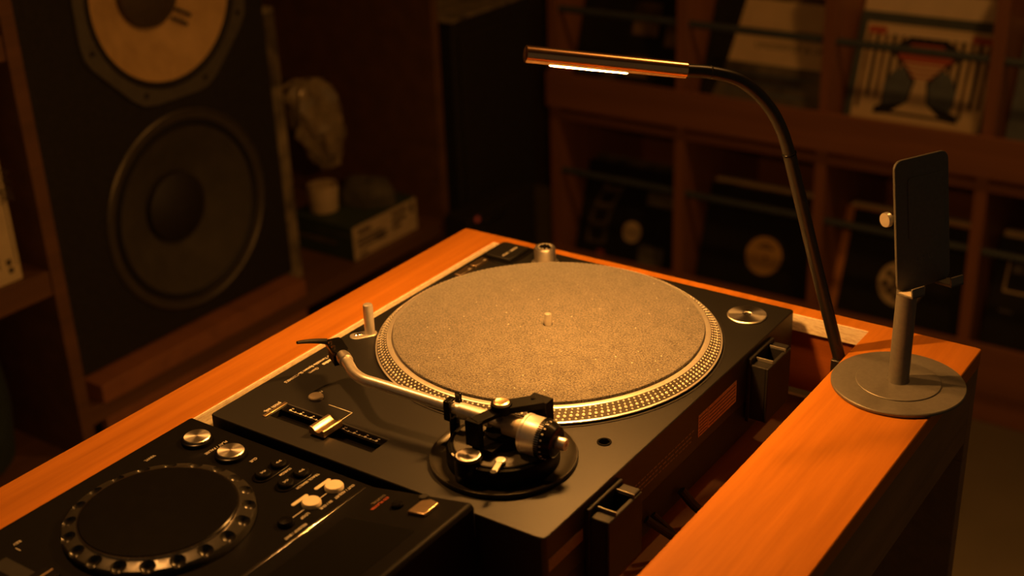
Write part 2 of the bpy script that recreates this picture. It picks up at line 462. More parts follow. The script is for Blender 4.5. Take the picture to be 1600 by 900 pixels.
# record adapter in the far corner
ra = build('record_adapter', MB().lathe([(.0040, .0002), (.0195, .0002), (.0197, .0012), (.0188, .0020), (.0048, .0026), (.0040, .0020)], at(.3187, .4168, 0), 64, closed=True), 'radial')
tag(ra, 'brushed silver single-record adapter disc resting on the turntable corner', 'record adapter')
build('socket_ring', MB().lathe([(.0044, .0), (.0064, .0), (.0062, .0008), (.0046, .0008)], at(.3204, .1403, 0), 32, closed=True), 'gloss', tt)

# pitch fader
ps = build('pitch_panel', MB().prism([(.0465, .0402), (.163, .0402), (.163, .0490), (.0465, .0490)], -.0030, -.0010), 'gloss', tt)
build('pitch_track', MB().box(.0465, .163, .0264, .0400, -.0076, -.0062), 'satin', tt)
build('track_end', MB().box(.0425, .0462, .0220, .0505, .0001, .0010), 'brass', tt, .0004)
tk = MB().box(.0556, .1546, .04305, .04345, -.0010, -.00085)
for k in range(9):
    x = .0556 + k * .01237
    tk.prism([(x + .0013 * math.cos(t), .0437 + .0013 * math.sin(t)) for t in [j * PI / 4 for j in range(8)]], -.0010, -.0007)
    if k < 8: tk.box(x + .0055, x + .0065, .0425, .0445, -.0010, -.0008)
build('pitch_scale', tk, 'white', ps)
for k, s in enumerate('8642·2468'):
    if k != 4: text('lettering', s, (.0556 + k * .01237 - .0010, .0478, -.00098), (0, -1, 0), (1, 0, 0), .0034, 'white', ps)
kn = MB(); prof = [(.0998, .0018), (.0998, .0080), (.1015, .0092), (.1040, .0090), (.1065, .0062), (.1090, .0052), (.1118, .0058), (.1145, .0082), (.1162, .0084), (.1172, .0074), (.1172, .0018)]
kn.prism([(x, z) for x, z in prof], -.0440, -.0200, 0, frame((0, 0, 0), (1, 0, 0), (0, 0, 1), (0, -1, 0)))
kb = build('pitch_knob', kn, 'brass', tt, .0005)
build('knob_stem', MB().box(.1075, .1125, .029, .035, -.0062, .003), 'satin', kb)
rb = build('reset_button', MB().lathe([(.0068, .0001), (.0068, .0022), (.0060, .0030), (.0001, .0031)], at(.0617, .0706, 0), 28), 'cap', tt)
text('lettering', 'reset', (.0565, .0835, .0001), (0, -1, 0), (1, 0, 0), .0050, 'white', tt)
bl = MB().box(.0794, .1070, .0676, .0681, 0, .00012).box(.1066, .1071, .0540, .0681, 0, .00012)
build('printed_line', bl, 'white', tt)
text('lettering', 'pitch adj.', (.0380, .0485, .0001), (0, -1, 0), (1, 0, 0), .0056, 'white', tt, bold=.0001)
text('lettering', 'Technics', (.0222, .1420, .0001), (0, -1, 0), (1, 0, 0), .0056, 'white', tt, bold=.00025)
text('lettering', 'Quartz', (.0228, .1150, .0001), (0, -1, 0), (1, 0, 0), .0044, 'white', tt)
text('lettering', 'Direct Drive Turntable System SL-1200MK5', (.0158, .1600, .0001), (0, -1, 0), (1, 0, 0), .0046, 'white', tt, bold=.0001)

# tonearm
PV = Vector((.2625, .077, .033)); ad = Vector((-.9976, -.0575, .030)).normalized()
ring = build('tonearm_base', MB().lathe([(.0470, .0002), (.0610, .0002), (.0613, .0032), (.0608, .0042), (.0600, .0042), (.0590, .0032), (.0560, .0014), (.0500, .0007), (.0470, .0007)], at(PV.x, PV.y, 0), 96, closed=True), 'basin', tt)
drum = build('height_drum', MB().lathe([(.0465, .0004), (.0465, .0110), (.0450, .0150), (.0430, .0158), (.0420, .0150), (.0001, .0150)], at(PV.x, PV.y, 0), 72), 'satin', tt)
build('drum_plate', MB().lathe([(.0001, .0150), (.0405, .0150), (.0405, .0162), (.0398, .0168), (.0001, .0168)], at(PV.x, PV.y, 0), 64), 'topplate', drum)
hm = MB()
for k in range(26):
    a = -2.15 + k * .028; T = at(PV.x, PV.y, 0) @ Matrix.Rotation(a, 4, 'Z')
    if k % 5 != 4: hm.box(.0432, .0446, -.0004, .0004, .0152, .0159, 0, T)
build('height_mark', hm, 'white', drum)
build('pivot_collar', MB().lathe([(.0190, .0168), (.0190, .0200), (.0150, .0215), (.0140, .0260), (.0001, .0260)], at(PV.x, PV.y, 0), 40), 'satin', drum)
# anti-skate knob
ak = build('antiskate_knob', MB().lathe([(.0116, .0020), (.0116, .0205), (.0106, .0215), (.0001, .0215)], at(.2570, .0372, 0), 32), 'gloss', tt)
build('knob_cap', MB().lathe([(.0100, .0215), (.0100, .0226), (.0080, .0232), (.0050, .0224), (.0001, .0230)], at(.2570, .0372, 0), 32), 'radial', ak)
cl = MB().cyl(.0046, .0185, .0213, at(.2815, .0468, 0), 24, ch=.0008)
d2 = Vector((.2868 - .2815, .0300 - .0468, 0)); T2 = Matrix.Translation((.2815, .0468, 0)) @ Matrix.Rotation(math.atan2(d2.y, d2.x), 4, 'Z')
cl.box(0, d2.length, -.0024, .0024, .0189, .0207, 0, T2)
cu = build('cue_lever', cl, 'silver', tt, .0004)
build('cue_post', MB().cyl(.0040, .0168, .0186, at(.2815, .0468, 0), 20), 'satin', cu)
build('lever_tip', MB().cyl(.0026, .0187, .0211, at(.2870, .0292, 0), 16), 'rubber', cu)
# gimbal yoke
gy = MB()
p_a, p_b = Vector((.2545, .0500, 0)), Vector((.2850, .1030, 0))
def bar(mb, a, b, w, z0, z1):
    d = (b - a); T = Matrix.Translation(a) @ Matrix.Rotation(math.atan2(d.y, d.x), 4, 'Z')
    mb.box(0, d.length, -w / 2, w / 2, z0, z1, 0, T)
pv0 = Vector((PV.x, PV.y, 0))
bar(gy, p_a, pv0, .0110, .0430, .0470); bar(gy, pv0, p_b, .0150, .0440, .0500)
gy.cyl(.0088, .0430, .0520, at(PV.x, PV.y, 0), 32, ch=.0008)
gy.box(p_a.x - .007, p_a.x + .007, p_a.y - .003, p_a.y + .003, .0235, .0465)
gy.box(p_b.x - .0115, p_b.x + .0075, p_b.y - .006, p_b.y + .005, .0190, .0498)
gy.box(PV.x - .010, PV.x + .010, .0480, .1000, .0200, .0240)
yk = build('gimbal_yoke', gy, 'satin', tt, .0009)
build('bearing_cap', MB().lathe([(.0066, .0520), (.0066, .0528), (.0050, .0534), (.0030, .0528), (.0001, .0530)], at(PV.x, PV.y, 0), 28), 'brass', yk)
build('yoke_screw', MB().cyl(.0018, .0500, .0512, at(.2790, .0985, 0), 16), 'chrome', yk)
# arm tube
A = lambda t: PV + ad * t
arm = build('arm_tube', MB().tube([A(-.004), A(.03), A(.07), A(.105), A(.126), (.1220, .0695, .0368), (.1060, .0755, .0362), (.0930, .0845, .0355), (.0840, .0905, .0350)], .0050, 20, 0, 8), 'silver', tt)
build('arm_sleeve', MB().tube([A(.010), A(.040)], .0068, 24), 'alu', arm)
hd = Vector((-.84, .54, -.03)).normalized()
hs0 = Vector((.0850, .0898, .0350))
build('headshell_collar', MB().lathe([(.0050, -.001), (.0064, 0), (.0066, .0085), (.0058, .0095), (.0058, .0125), (.0040, .0130)], axis_frame(hs0, hd), 28), 'alu', arm)
side = Vector((0, 0, 1)).cross(hd).normalized()
HT = frame(hs0 + hd * .012, hd, side)
hsm = build('headshell', MB().prism([(0, -.004), (.006, -.0075), (.030, -.0080), (.034, -.0060), (.034, .0060), (.030, .0080), (.006, .0075), (0, .004)], -.0010, .0035, 0, HT), 'gloss', arm, .0008)
build('cartridge', MB().box(.009, .030, -.0062, .0062, -.0130, -.0012, 0, HT).box(.022, .029, -.003, .003, -.017, -.013, 0, HT), 'satin', arm, .0006)
for sx in (.014, .024):
    build('mount_screw', MB().cyl(.0019, .0035, .0050, HT @ at(sx, .0045, 0), 12), 'copper', hsm)
build('finger_lift', MB().tube([HT @ Vector((.030, .006, .003)), HT @ Vector((.032, .014, .0045)), HT @ Vector((.030, .026, .0075)), HT @ Vector((.027, .034, .0095))], .0022, 10, 0, 4, radii=lambda t: .0030 - .0016 * t), 'rubber', hsm)
# rear stub and counterweight
build('rear_shaft', MB().tube([A(-.004), A(-.024)], .0088, 24), 'cap', arm)
cf = axis_frame(A(-.0215) - Vector((0, 0, .0022)), -ad)
cw = build('counterweight', MB().lathe([(.0060, 0), (.0152, .0002), (.0166, .0012), (.0166, .0032), (.0162, .0036), (.0162, .0165), (.0164, .0170), (.0164, .0205), (.0060, .0206)], cf, 48), 'silver', arm)
kr = MB()
for k in range(56):
    T = cf @ Matrix.Rotation(2 * PI * k / 56, 4, 'Z'); kr.box(.0160, .0170, -.00045, .00045, .0168, .0206, 0, T)
build('knurling', kr, 'gloss', cw)
build('weight_dial', MB().lathe([(.0160, .0206), (.0162, .0212), (.0152, .0238), (.0128, .0290), (.0108, .0300), (.0040, .0300)], cf, 40), 'gloss', cw)
wm = MB()
for k in range(20):
    T = cf @ Matrix.Rotation(2 * PI * k / 20, 4, 'Z'); wm.box(.01555, .0161, -.0006, .0006, .0215, .0232, 0, T)
build('weight_mark', wm, 'white', cw)
build('rear_stub', MB().lathe([(.0052, .030), (.0054, .0360), (.0046, .0378), (.0022, .0380), (.0020, .0362), (.0001, .0362)], cf, 24), 'silver', cw)
# arm rest
ar = MB().box(.2100, .2400, .0735, .0820, .0008, .0050).cyl(.0045, .0050, .0260, at(.2135, .0772, 0), 20).box(.2105, .2165, .0690, .0850, .0250, .0285)
ar.box(.2105, .2165, .0665, .0700, .0250, .0420).box(.2105, .2165, .0825, .0855, .0250, .0440)
ar.box(.2105, .2165, .0665, .0770, .0410, .0432)
build('arm_rest', ar, 'gloss', tt, .0008)
# back face: hinges, labels, lettering
for hy in (.372, .083):
    hg = MB().box(TW - .0005, TW + .004, hy - .026, hy + .026, -.074, -.006)
    hg.box(TW + .004, TW + .020, hy - .026, hy - .013, -.070, -.012)
    hg.box(TW + .004, TW + .020, hy + .013, hy + .026, -.070, -.010)
    hg.box(TW + .0175, TW + .0215, hy - .026, hy + .026, -.070, -.012)
    hg.box(TW + .004, TW + .0175, hy - .013, hy + .013, -.070, -.060)
    hz = build('hinge_bracket', hg, 'rubber', tt, .0010)
    for sg in (-1, 1): build('hinge_clip', MB().box(TW + .004, TW + .021, hy + sg * .01425 - .0007, hy + sg * .01425 + .0007, -.012, -.0085), 'stand', hz, .0003)
s1 = build('rating_label', MB().box(TW, TW + .0004, .2475, .3235, -.0410, -.0187), 'sticker', tt, label='amber rating label')
lm_ = MB()
for k in range(6): lm_.box(TW + .0004, TW + .0005, .2490, .2640, -.0390 + k * .0033, -.0380 + k * .0033)
lm_.box(TW + .0004, TW + .0005, .2655, .2660, -.0405, -.0192)
for k in range(5): lm_.box(TW + .0004, TW + .0005, .2680, .3215, -.0385 + k * .0038, -.0374 + k * .0038)
build('label_print', lm_, 'ink', s1)
build('caution_label', MB().box(TW, TW + .0004, .0045, .0530, -.0325, -.0212), 'sticker2', tt, label='dull tan label')
lp = MB(); rr = random.Random(3)
for row in range(3):
    y = .135
    while y < .236:
        w = rr.uniform(.002, .006); lp.box(TW, TW + .0002, y, y + w, -.030 - row * .0045, -.0287 - row * .0045); y += w + rr.uniform(.0008, .0025)
build('caution_print', lp, 'sticker2', tt)

# ------------------------------------------------------------------ cables in the well
tag(build('signal_cable', MB().tube([(.3555, .150, -.070), (.372, .160, -.085), (.395, .172, -.104), (.414, .180, -.1075), (.4235, .188, -.1075)], .0036, 10, 0, 6).tube([(.3555, .162, -.072), (.370, .168, -.088), (.392, .166, -.103), (.412, .174, -.1070), (.4235, .180, -.1000)], .0030, 10, 0, 6), 'rubber'), 'thin black twin signal cable curling out behind the turntable', 'cable')
pc = thing('power_cable', (.40, .235, ZB), 'thick black power cable with a moulded connector in the desk well', 'cable')
build('cord', MB().tube([(.3545, .215, -.078), (.368, .220, -.095), (.385, .226, -.1035), (.400, .230, -.1035)], .0042, 10, 0, 6), 'rubber', pc)
build('connector', MB().box(.399, .4235, .2235, .2395, -.1115, -.0940), 'gloss', pc, .002)
wm_ = MB()
for k in range(4):
    x, y = .4065 + .004 * k, .0600 + .004 * k
    wm_.tube([(x, y, -.1115), (x + .004, y + .003, -.100), (x + .009, y + .001, -.095), (x + .012, y + .006, -.104)], .0009, 8, 0, 5)
tag(build('cable_tie', wm_, 'cream'), 'curled pale cable ties lying in the well beside the desk strip', 'cable tie')

# ------------------------------------------------------------------ media player
CX0, CX1, CY0, CY1, CK = -.0198, .2965, -.252, -.0085, .196
def zc(x): return -.0025 if x <= CK else -.0025 + (x - CK) * .195
cd = thing('media_player', ((CX0 + CX1) / 2, (CY0 + CY1) / 2, ZB), 'black tabletop media player with a jog wheel and chrome buttons', 'media player')
pf = [(CX0, -.100), (CX0, -.010), (CX0 + .006, -.0025), (CK, -.0025), (CX1 - .003, zc(CX1) - .0002), (CX1, zc(CX1) - .004), (CX1, -.100)]
body = build('case', MB().prism(pf, -CY1, -CY0, 0, frame((0, 0, 0), (1, 0, 0), (0, 0, 1), (0, -1, 0))), 'satin', cd, .0022, seg=3)
for fx in (.03, .25):
    for fy in (CY0 + .03, CY1 - .03): build('foot', MB().cyl(.012, ZB, -.0995, at(fx, fy, 0), 20), 'rubber', cd)
zp = -.0025
for bx, by in ((.0215, -.0350), (.0632, -.0362)):
    bt = build('transport_button', MB().lathe([(.0138, 0), (.0138, .0030), (.0128, .0036)], at(bx, by, zp), 40), 'gloss', cd)
    build('button_cap', MB().lathe([(.0116, .0030), (.0116, .0048), (.0108, .0056), (.0001, .0058)], at(bx, by, zp), 40), 'radial', bt, label='radial brushed chrome cap')
text('lettering', 'PLAY / PAUSE', (.0415, -.0215, zp + .0001), (0, -1, 0), (1, 0, 0), .0042, 'white', cd)
text('lettering', 'CUE', (.0830, -.0275, zp + .0001), (0, -1, 0), (1, 0, 0), .0040, 'white', cd)
# search and track search rockers
for xx, sx in ((.1095, 'SEARCH'), (.1348, 'TRACK SEARCH')):
    rk = build('rocker_frame', MB().prism(rrect(xx - .0078, xx + .0078, -.0552, -.0178, .0076, 7), zp, zp + .0012), 'gloss', cd, .0004)
    for i, yy in enumerate((-.0275, -.0455)):
        bb = build('search_button', MB().lathe([(.0068, 0), (.0068, .0026), (.0058, .0036), (.0001, .0037)], at(xx, yy, zp + .0010), 24), 'satin', cd)
        text('lettering', '<<' if i else '>>', (xx - .0014, yy + .0030, zp + .00475), (0, -1, 0), (1, 0, 0), .0050, 'white', bb)
    text('lettering', sx, (xx + .0092, -.0185 if len(sx) > 6 else -.0240, zp + .0001), (0, -1, 0), (1, 0, 0), .0036, 'white', cd)
for yy, s in ((-.0275, 'OUT / ADJUST'), (-.0540, 'IN / CUE')):
    build('legend_tile', MB().prism(rrect(.1570, .1602, yy - .010, yy + .008, .0014, 3), zp, zp + .0005), 'cream', cd)
    build('loop_button', MB().lathe([(.0078, 0), (.0078, .0022), (.0070, .0034), (.0001, .0038)], at(.1702, yy, zp), 28), 'cream', cd)
    text('lettering', s, (.1795, yy + .012, zp + .0001), (0, -1, 0), (1, 0, 0), .0036, 'white', cd)
build('printed_line', MB().box(.1699, .1705, -.0455, -.0362, zp, zp + .00012).box(.1699, .1705, -.0755, -.0625, zp, zp + .00012), 'white', cd)
text('lettering', 'LOOP', (.1755, -.0640, zp + .0001), (0, -1, 0), (1, 0, 0), .0036, 'white', cd)
build('reloop_button', MB().lathe([(.0066, 0), (.0066, .0022), (.0054, .0042), (.0001, .0050)], at(.1720, -.0850, zp), 28), 'gloss', cd)
text('lettering', 'RELOOP / EXIT', (.1838, -.0760, zp + .0001), (0, -1, 0), (1, 0, 0), .0036, 'white', cd)
build('trim_bar', MB().box(CK - .0062, CK - .0035, CY0 + .015, CY1 - .006, zp, zp + .0011), 'chrome', cd, .0004)
# jog wheel
JX, JY = .0850, -.1330
JT = at(JX, JY, zp)
jg = build('jog_wheel', MB().lathe([(.0740, 0), (.0738, .0045), (.0725, .0062), (.0640, .0085), (.0625, .0085), (.0001, .0080)], JT, 96), 'dimple', cd)
cm = MB()
for k in range(20):
    a = 2 * PI * (k + .3) / 20
    cm.lathe([(.00001, -.0068), (.0032, -.0060), (.0056, -.0036), (.0068, 0), (.0066, .01), (.00001, .01)], JT @ at(.0690 * math.cos(a), .0690 * math.sin(a), .0090), 14)
cut(jg, cm)
build('jog_plate', MB().lathe([(.0001, .0080), (.0600, .0080), (.0606, .0098), (.0596, .0106), (.0001, .0106)], JT, 96), 'gloss', jg)
build('jog_trim', MB().lathe([(.0606, .0084), (.0618, .0084), (.0616, .0100), (.0606, .0100)], JT, 96, closed=True), 'chrome', jg)
text('lettering', 'VINYL', (.006, -.070, zp + .0001), (0, -1, 0), (1, 0, 0), .0040, 'white', cd)
text('lettering', 'REV', (.0120, -.2080, zp + .0001), (0, -1, 0), (1, 0, 0), .0040, 'white', cd)
build('printed_line', MB().box(.0180, .0240, -.2165, -.2159, zp, zp + .00012), 'white', cd)
build('tempo_track', MB().box(.022, .110, -.2405, -.2275, zp - .0002, zp + .0003), 'rubber', cd)
build('tempo_fader', MB().box(.0640, .0820, -.2440, -.2230, zp + .0004, zp + .0070), 'satin', cd, .0012)
build('fader_line', MB().box(.0725, .0735, -.2438, -.2232, zp + .0070, zp + .0073), 'brass', cd)
# sloping display part
sT = frame((CK, 0, -.0025), (1, 0, .195), (0, 1, 0))
def sl_pt(x, y, h=0): return sT @ Vector(((x - CK) / math.cos(math.atan(.195)), y, h))
build('display', MB().prism(rrect(.012, .083, -.232, -.056, .003, 3), -.0004, .0006, 0, sT), 'screen', cd)
build('function_button', MB().lathe([(.0052, 0), (.0052, .002), (.0042, .0032), (.0001, .0036)], sT @ at(.043, -.030, 0), 24), 'gloss', cd)
build('power_tile', MB().prism([(.060, -.038), (.077, -.038), (.077, -.020), (.067, -.017), (.060, -.020)], 0, .0030, 0, sT), 'brass', cd, .0008)
build('power_stud', MB().cyl(.0036, .0002, .0046, sT @ at(.060, -.017, 0), 20), 'rubber', cd)
for bx, by, s, mt_ in ((.018, -.018, 'DIGITAL', 'sl_grey'), (.0235, -.020, 'CD PLAYER', 'sl_red'), (.052, -.022, 'STANDBY', 'sl_grey')):
    o = sT @ Vector((bx, by, .0001)); text('lettering', s, o, sT.to_3x3() @ Vector((0, -1, 0)), sT.to_3x3() @ Vector((1, 0, 0)), .0040, mt_, cd)
o = sT @ Vector((.0895, -.0960, .0001)); text('lettering', 'Pioneer', o, sT.to_3x3() @ Vector((0, -1, 0)), sT.to_3x3() @ Vector((1, 0, 0)), .0125, 'cream', cd, bold=.0003)

# ------------------------------------------------------------------ desk lamp
LP = [(.2118, .1996, .3021), (.2264, .2151, .2981), (.2742, .2656, .2849), (.3065, .2997, .2757), (.3213, .3154, .2720), (.3372, .3321, .2644), (.3494, .3450, .2515), (.3600, .3562, .2335), (.3676, .3643, .2133), (.3730, .3699, .1919), (.3818, .3792, .1484), (.3953, .3935, .0802), (.4095, .4085, .0116), (.4166, .4160, -.0220)]
lamp = thing('desk_lamp', (.4166, .4160, -.022), 'black gooseneck lamp with a copper tube head lit over the record deck', 'lamp')
h0, h1 = Vector(LP[0]), Vector(LP[3]); hdir = (h1 - h0).normalized(); hl = (h1 - h0).length
hT = axis_frame(h0, hdir)
head = build('lamp_head', MB().lathe([(.0060, 0), (.0072, .0008), (.0072, hl - .0006), (.0066, hl)], hT, 40), 'copper', lamp)
# underside strip, turned slightly towards the near side of the desk
nrm = (Vector((0, 0, -1)) - hdir * (-hdir.z)).normalized(); sd = hdir.cross(nrm).normalized()
if sd.y > 0: sd = -sd
ang = math.radians(-9)
ledn = (nrm * math.cos(ang) + sd * math.sin(ang)).normalized(); leds = hdir.cross(ledn).normalized()
LT = frame(h0, hdir, leds, ledn)
build('led_strip', MB().prism(rrect(.022, .0900, -.0023, .0023, .0020, 4), .0060, .00742, 0, LT), 'led', head, label='lit warm white strip')
build('gooseneck', MB().tube(LP[3:10], .0056, 16, 0, 8), 'gooseneck', lamp)
build('pole', MB().tube(LP[9:], .0060, 16), 'gooseneck', lamp)
build('joint_ring', MB().lathe([(.0060, -.0012), (.0066, -.0006), (.0066, .0006), (.0060, .0012)], axis_frame(LP[9], Vector(LP[10]) - Vector(LP[9])), 24), 'gloss', lamp)
build('neck_ring', MB().lathe([(.0056, -.0008), (.0061, 0), (.0056, .0008)], axis_frame(Vector(LP[4]), hdir), 24), 'gooseneck', lamp)
build('mount_bracket', MB().box(.4105, .4226, .408, .424, -.052, -.020), 'gooseneck', lamp, .001)

# ------------------------------------------------------------------ phone stand
PCX, PCY = .4862, .3775
ph = thing('phone_stand', (PCX, PCY, ZD), 'grey metal phone stand with a round foot on the desk corner', 'phone stand')
base = build('base_disc', MB().lathe([(.0560, ZD), (.0590, ZD + .0012), (.0592, ZD + .0034), (.0585, ZD + .0042), (.0465, ZD + .0052), (.0440, ZD + .0048), (.0001, ZD + .0048)], at(PCX, PCY, 0), 96), 'stand', ph)
build('base_inlay', MB().lathe([(.0001, ZD + .0046), (.0375, ZD + .0046), (.0375, ZD + .0056), (.0370, ZD + .0060), (.0001, ZD + .0060)], at(PCX, PCY, 0), 80), 'stand', base)
th, ti = math.radians(62.484), .1581
Wd = Vector((math.cos(th), math.sin(th), 0)); Fw = Vector((math.sin(th), -math.cos(th), 0))
Vd = math.cos(ti) * Vector((0, 0, 1)) - math.sin(ti) * Fw
Nf = Wd.cross(Vd)
if Nf.dot(Fw) < 0: Nf = -Nf
pc_ = Vector((.4945, .3749, .1502))
PT = frame(pc_, Wd, Vd, Nf)
build('pole', MB().lathe([(.0100, ZD + .006), (.0092, ZD + .0085), (.0090, .1180), (.0084, .1200)], at(PCX, PCY, 0), 32), 'stand', ph)
w2, h2 = .0596 / 2, .1141 / 2
plate = build('plate', MB().prism(rrect(-w2, w2, -h2, h2, .008, 6), -.0028, 0, 0, PT), 'stand_dark', ph, .0006)
build('grip_pad', MB().prism(rrect(-.0165, w2 - .006, -.014, .040, .003, 3), 0, .0007, 0, PT), 'stand_dark', plate, .0002)
text('lettering', 'UPHIAS', PT @ Vector((-.0095, -.0335, .0001)), Wd, Vd, .0058, 'stand', plate)
build('hinge_block', MB().box(-.0065, .0065, -.026, .012, -.0150, -.0028, 0, PT), 'stand_dark', ph, .001)
hk = PT @ Vector((0, .0060, -.0110))
build('hinge_knob', MB().lathe([(.0060, 0), (.0064, .001), (.0064, .004), (.0056, .005)], axis_frame(hk - Wd * .0322, Wd), 24), 'silver', ph)
build('hinge_shaft', MB().tube([hk - Wd * .0295, hk + Wd * .012], .0025, 12), 'stand', ph)
for a in (-w2 + .0075, w2 - .0085):
    hkm = MB()
    hkm.box(a - .0070, a + .0070, -h2 - .0018, -h2 + .0004, -.0028, .0170, 0, PT)
    hkm.box(a - .0070, a + .0070, -h2 - .0018, -h2 + .0070, .0150, .0170, 0, PT)
    hook = build('hook', hkm, 'stand', ph, .0005)
    build('hook_pad', MB().box(a - .0068, a + .0068, -h2 + .0004, -h2 + .0010, .0005, .0148, 0, PT), 'stand_dark' if a > 0 else 'cream', hook)  # left pad coloured pale to imitate lamp light on it, right one dark

# ------------------------------------------------------------------ left shelving
XS = -.93
sh = thing('shelf_unit', (-1.2, .6, ZF), 'tall dark red wooden shelving unit along the left side', 'shelf')
XB = -1.47
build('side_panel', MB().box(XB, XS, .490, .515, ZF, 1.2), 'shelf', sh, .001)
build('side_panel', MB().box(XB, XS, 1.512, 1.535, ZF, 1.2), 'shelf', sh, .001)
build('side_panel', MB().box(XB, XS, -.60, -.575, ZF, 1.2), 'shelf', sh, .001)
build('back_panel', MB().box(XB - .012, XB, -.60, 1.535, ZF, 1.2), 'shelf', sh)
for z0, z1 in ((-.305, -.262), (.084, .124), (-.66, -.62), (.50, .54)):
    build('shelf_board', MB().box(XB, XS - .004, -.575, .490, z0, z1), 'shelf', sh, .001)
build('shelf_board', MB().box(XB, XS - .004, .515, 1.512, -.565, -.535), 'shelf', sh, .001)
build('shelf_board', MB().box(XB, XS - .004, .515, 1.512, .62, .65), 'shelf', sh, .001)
pl = build('speaker_plinth', MB().box(-1.40, XS, .545, 1.056, -.535, -.500), 'shelf_x', bevel=.001)
tag(pl, 'reddish wooden plank laid under the big black loudspeaker', 'plank')
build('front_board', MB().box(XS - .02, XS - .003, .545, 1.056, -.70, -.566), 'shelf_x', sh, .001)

# big loudspeaker
spk = thing('loudspeaker', (-1.18, .79, -.5), 'large black two-woofer loudspeaker standing in the left shelf', 'loudspeaker')
BX = -.975
spk_cab = build('cabinet', MB().box(-1.40, BX - .02, .525, 1.072, -.498, .60), 'baffle', spk, .002)
spk_baf = build('baffle', MB().box(BX - .02, BX, .528, 1.069, -.496, .598), 'baffle', spk, .002)
HOLES = MB()
for hy_, hz_, hr_ in ((.835, .115, .182 * .88), (.828, -.280, .187 * .88)):
    HOLES.lathe([(hr_, -.075), (hr_, .05)], frame((BX, hy_, hz_), (0, 1, 0), (0, 0, 1)), 64)
cut(spk_cab, HOLES); cut(spk_baf, HOLES)
def driver(cy, cz, R, cone, cap, frame_mat, octo, name):
    T = frame((BX, cy, cz), (0, 1, 0), (0, 0, 1))
    dr = thing2(name, (BX, cy, cz))
    if octo:
        pts = []
        for k in range(48):
            a = 2 * PI * k / 48; r = R * (1.085 if False else 1.0)
            q = a % (PI / 2); q = min(q, PI / 2 - q)
            r = R * min(1.10, 1.0 / math.cos(min(abs(((a + PI / 8) % (PI / 4)) - PI / 8), .32)) + .02)
            pts.append((r * math.cos(a), r * math.sin(a)))
        fb = build('driver_frame', MB().lathe([(R * .86, 0), (R * .86, .006)], T, 4), frame_mat, dr) if False else None
        mb = MB(); n = 48
        vs = [(x, y, 0) for x, y in pts] + [(x, y, .006) for x, y in pts] + [(R * .90 * math.cos(2 * PI * k / n), R * .90 * math.sin(2 * PI * k / n), .006) for k in range(n)] + [(R * .90 * math.cos(2 * PI * k / n), R * .90 * math.sin(2 * PI * k / n), 0) for k in range(n)]
        fs = []
        for i in range(3):
            for k in range(n): k2 = (k + 1) % n; fs.append((i * n + k, i * n + k2, (i + 1) * n + k2, (i + 1) * n + k))
        mb.add(vs, fs, 0, T)
        build('driver_frame', mb, frame_mat, dr)
        for k in range(8):
            a = 2 * PI * (k + .5) / 8
            build('frame_screw', MB().cyl(.0045, .006, .0085, T @ at(R * .975 * math.cos(a), R * .975 * math.sin(a), 0), 10), 'cap_black', dr)
    else:
        build('driver_frame', MB().lathe([(R * .90, 0), (R, 0), (R, .004), (R * .985, .006), (R * .965, .003), (R * .93, .003), (R * .90, .002)], T, 64, closed=True), frame_mat, dr)
    build('surround', MB().lathe([(R * .90, .001), (R * .885, .0075), (R * .86, .0075), (R * .835, .002), (R * .83, -.001), (R * .90, -.001)], T, 64, closed=True), 'surround', dr)
    build('cone', MB().lathe([(R * .835, .0025), (R * .60, -.018), (R * .40, -.036), (R * .25, -.048)], T, 64, cap=False), cone, dr)
    build('dust_cap', MB().lathe([(R * .36, -.041), (R * .345, -.028), (R * .25, -.018), (R * .12, -.011), (.0001, -.009)], T, 48, cap=False), cap, dr)
    return dr, T
def thing2(name, loc):
    o = bpy.data.objects.new(name, None); COL.objects.link(o); o.parent = spk
    o.location = Vector(loc) - WLOC[spk.name]; o.empty_display_size = .05; WLOC[o.name] = Vector(loc); return o
d1, T1 = driver(.835, .115, .182, 'cone_pale', 'cap_dark', 'frame_beige', True, 'upper_woofer')
for s in (0, 1):
    build('lead_wire', MB().tube([T1 @ Vector((.044 + .010 * s, -.056 + .014 * s, -.033)), T1 @ Vector((.056 + .010 * s, -.064 + .014 * s, -.022)), T1 @ Vector((.068 + .010 * s, -.072 + .014 * s, -.022))], .003, 8, 0, 3), 'cap_black', d1)
driver(.828, -.280, .187, 'cone_dark', 'cap_black', 'ring_edge', False, 'lower_woofer')

# books, bin and things in the shelf
bk = thing('boxed_book', (-1.08, .430, -.262), 'tall cream slipcased book with vertical lettering at the left edge', 'book')
build('slipcase', MB().box(-1.20, -.945, .402, .450, -.2615, .06), 'book', bk, .0015)
text('lettering', '全\n集', (-.9448, .4345, -.100), (0, 1, 0), (0, 0, 1), .030, 'ink', bk, ext=.0003)
build('spine_rule', MB().box(-.945, -.9446, .4425, .4440, -.235, .05).box(-.945, -.9446, .4125, .4138, -.235, .05), 'ink', bk)
build('spine_mark', MB().box(-.945, -.9446, .4260, .4350, -.232, -.222).box(-.945, -.9446, .4275, .4365, -.2455, -.2365), 'ink', bk)
b2 = thing('cloth_book', (-1.08, .37, -.262), 'tan cloth-bound book next to the cream slipcased one', 'book')
build('cover', MB().box(-1.20, -.955, .352, .399, -.2615, .03), 'book2', b2, .002)
build('page_block', MB().box(-1.195, -.957, .356, .395, .03, .032), 'paper', b2)
bn = MB()
bn.lathe([(.10, -.6195), (.125, -.60), (.135, -.50), (.128, -.40), (.112, -.372), (.100, -.376), (.110, -.42), (.115, -.58), (.0001, -.60)], at(-1.11, .325, 0), 32)
bin_ = build('fabric_bag', bn, 'teal')
tag(bin_, 'dark teal fabric bag on the lower left shelf', 'bag')
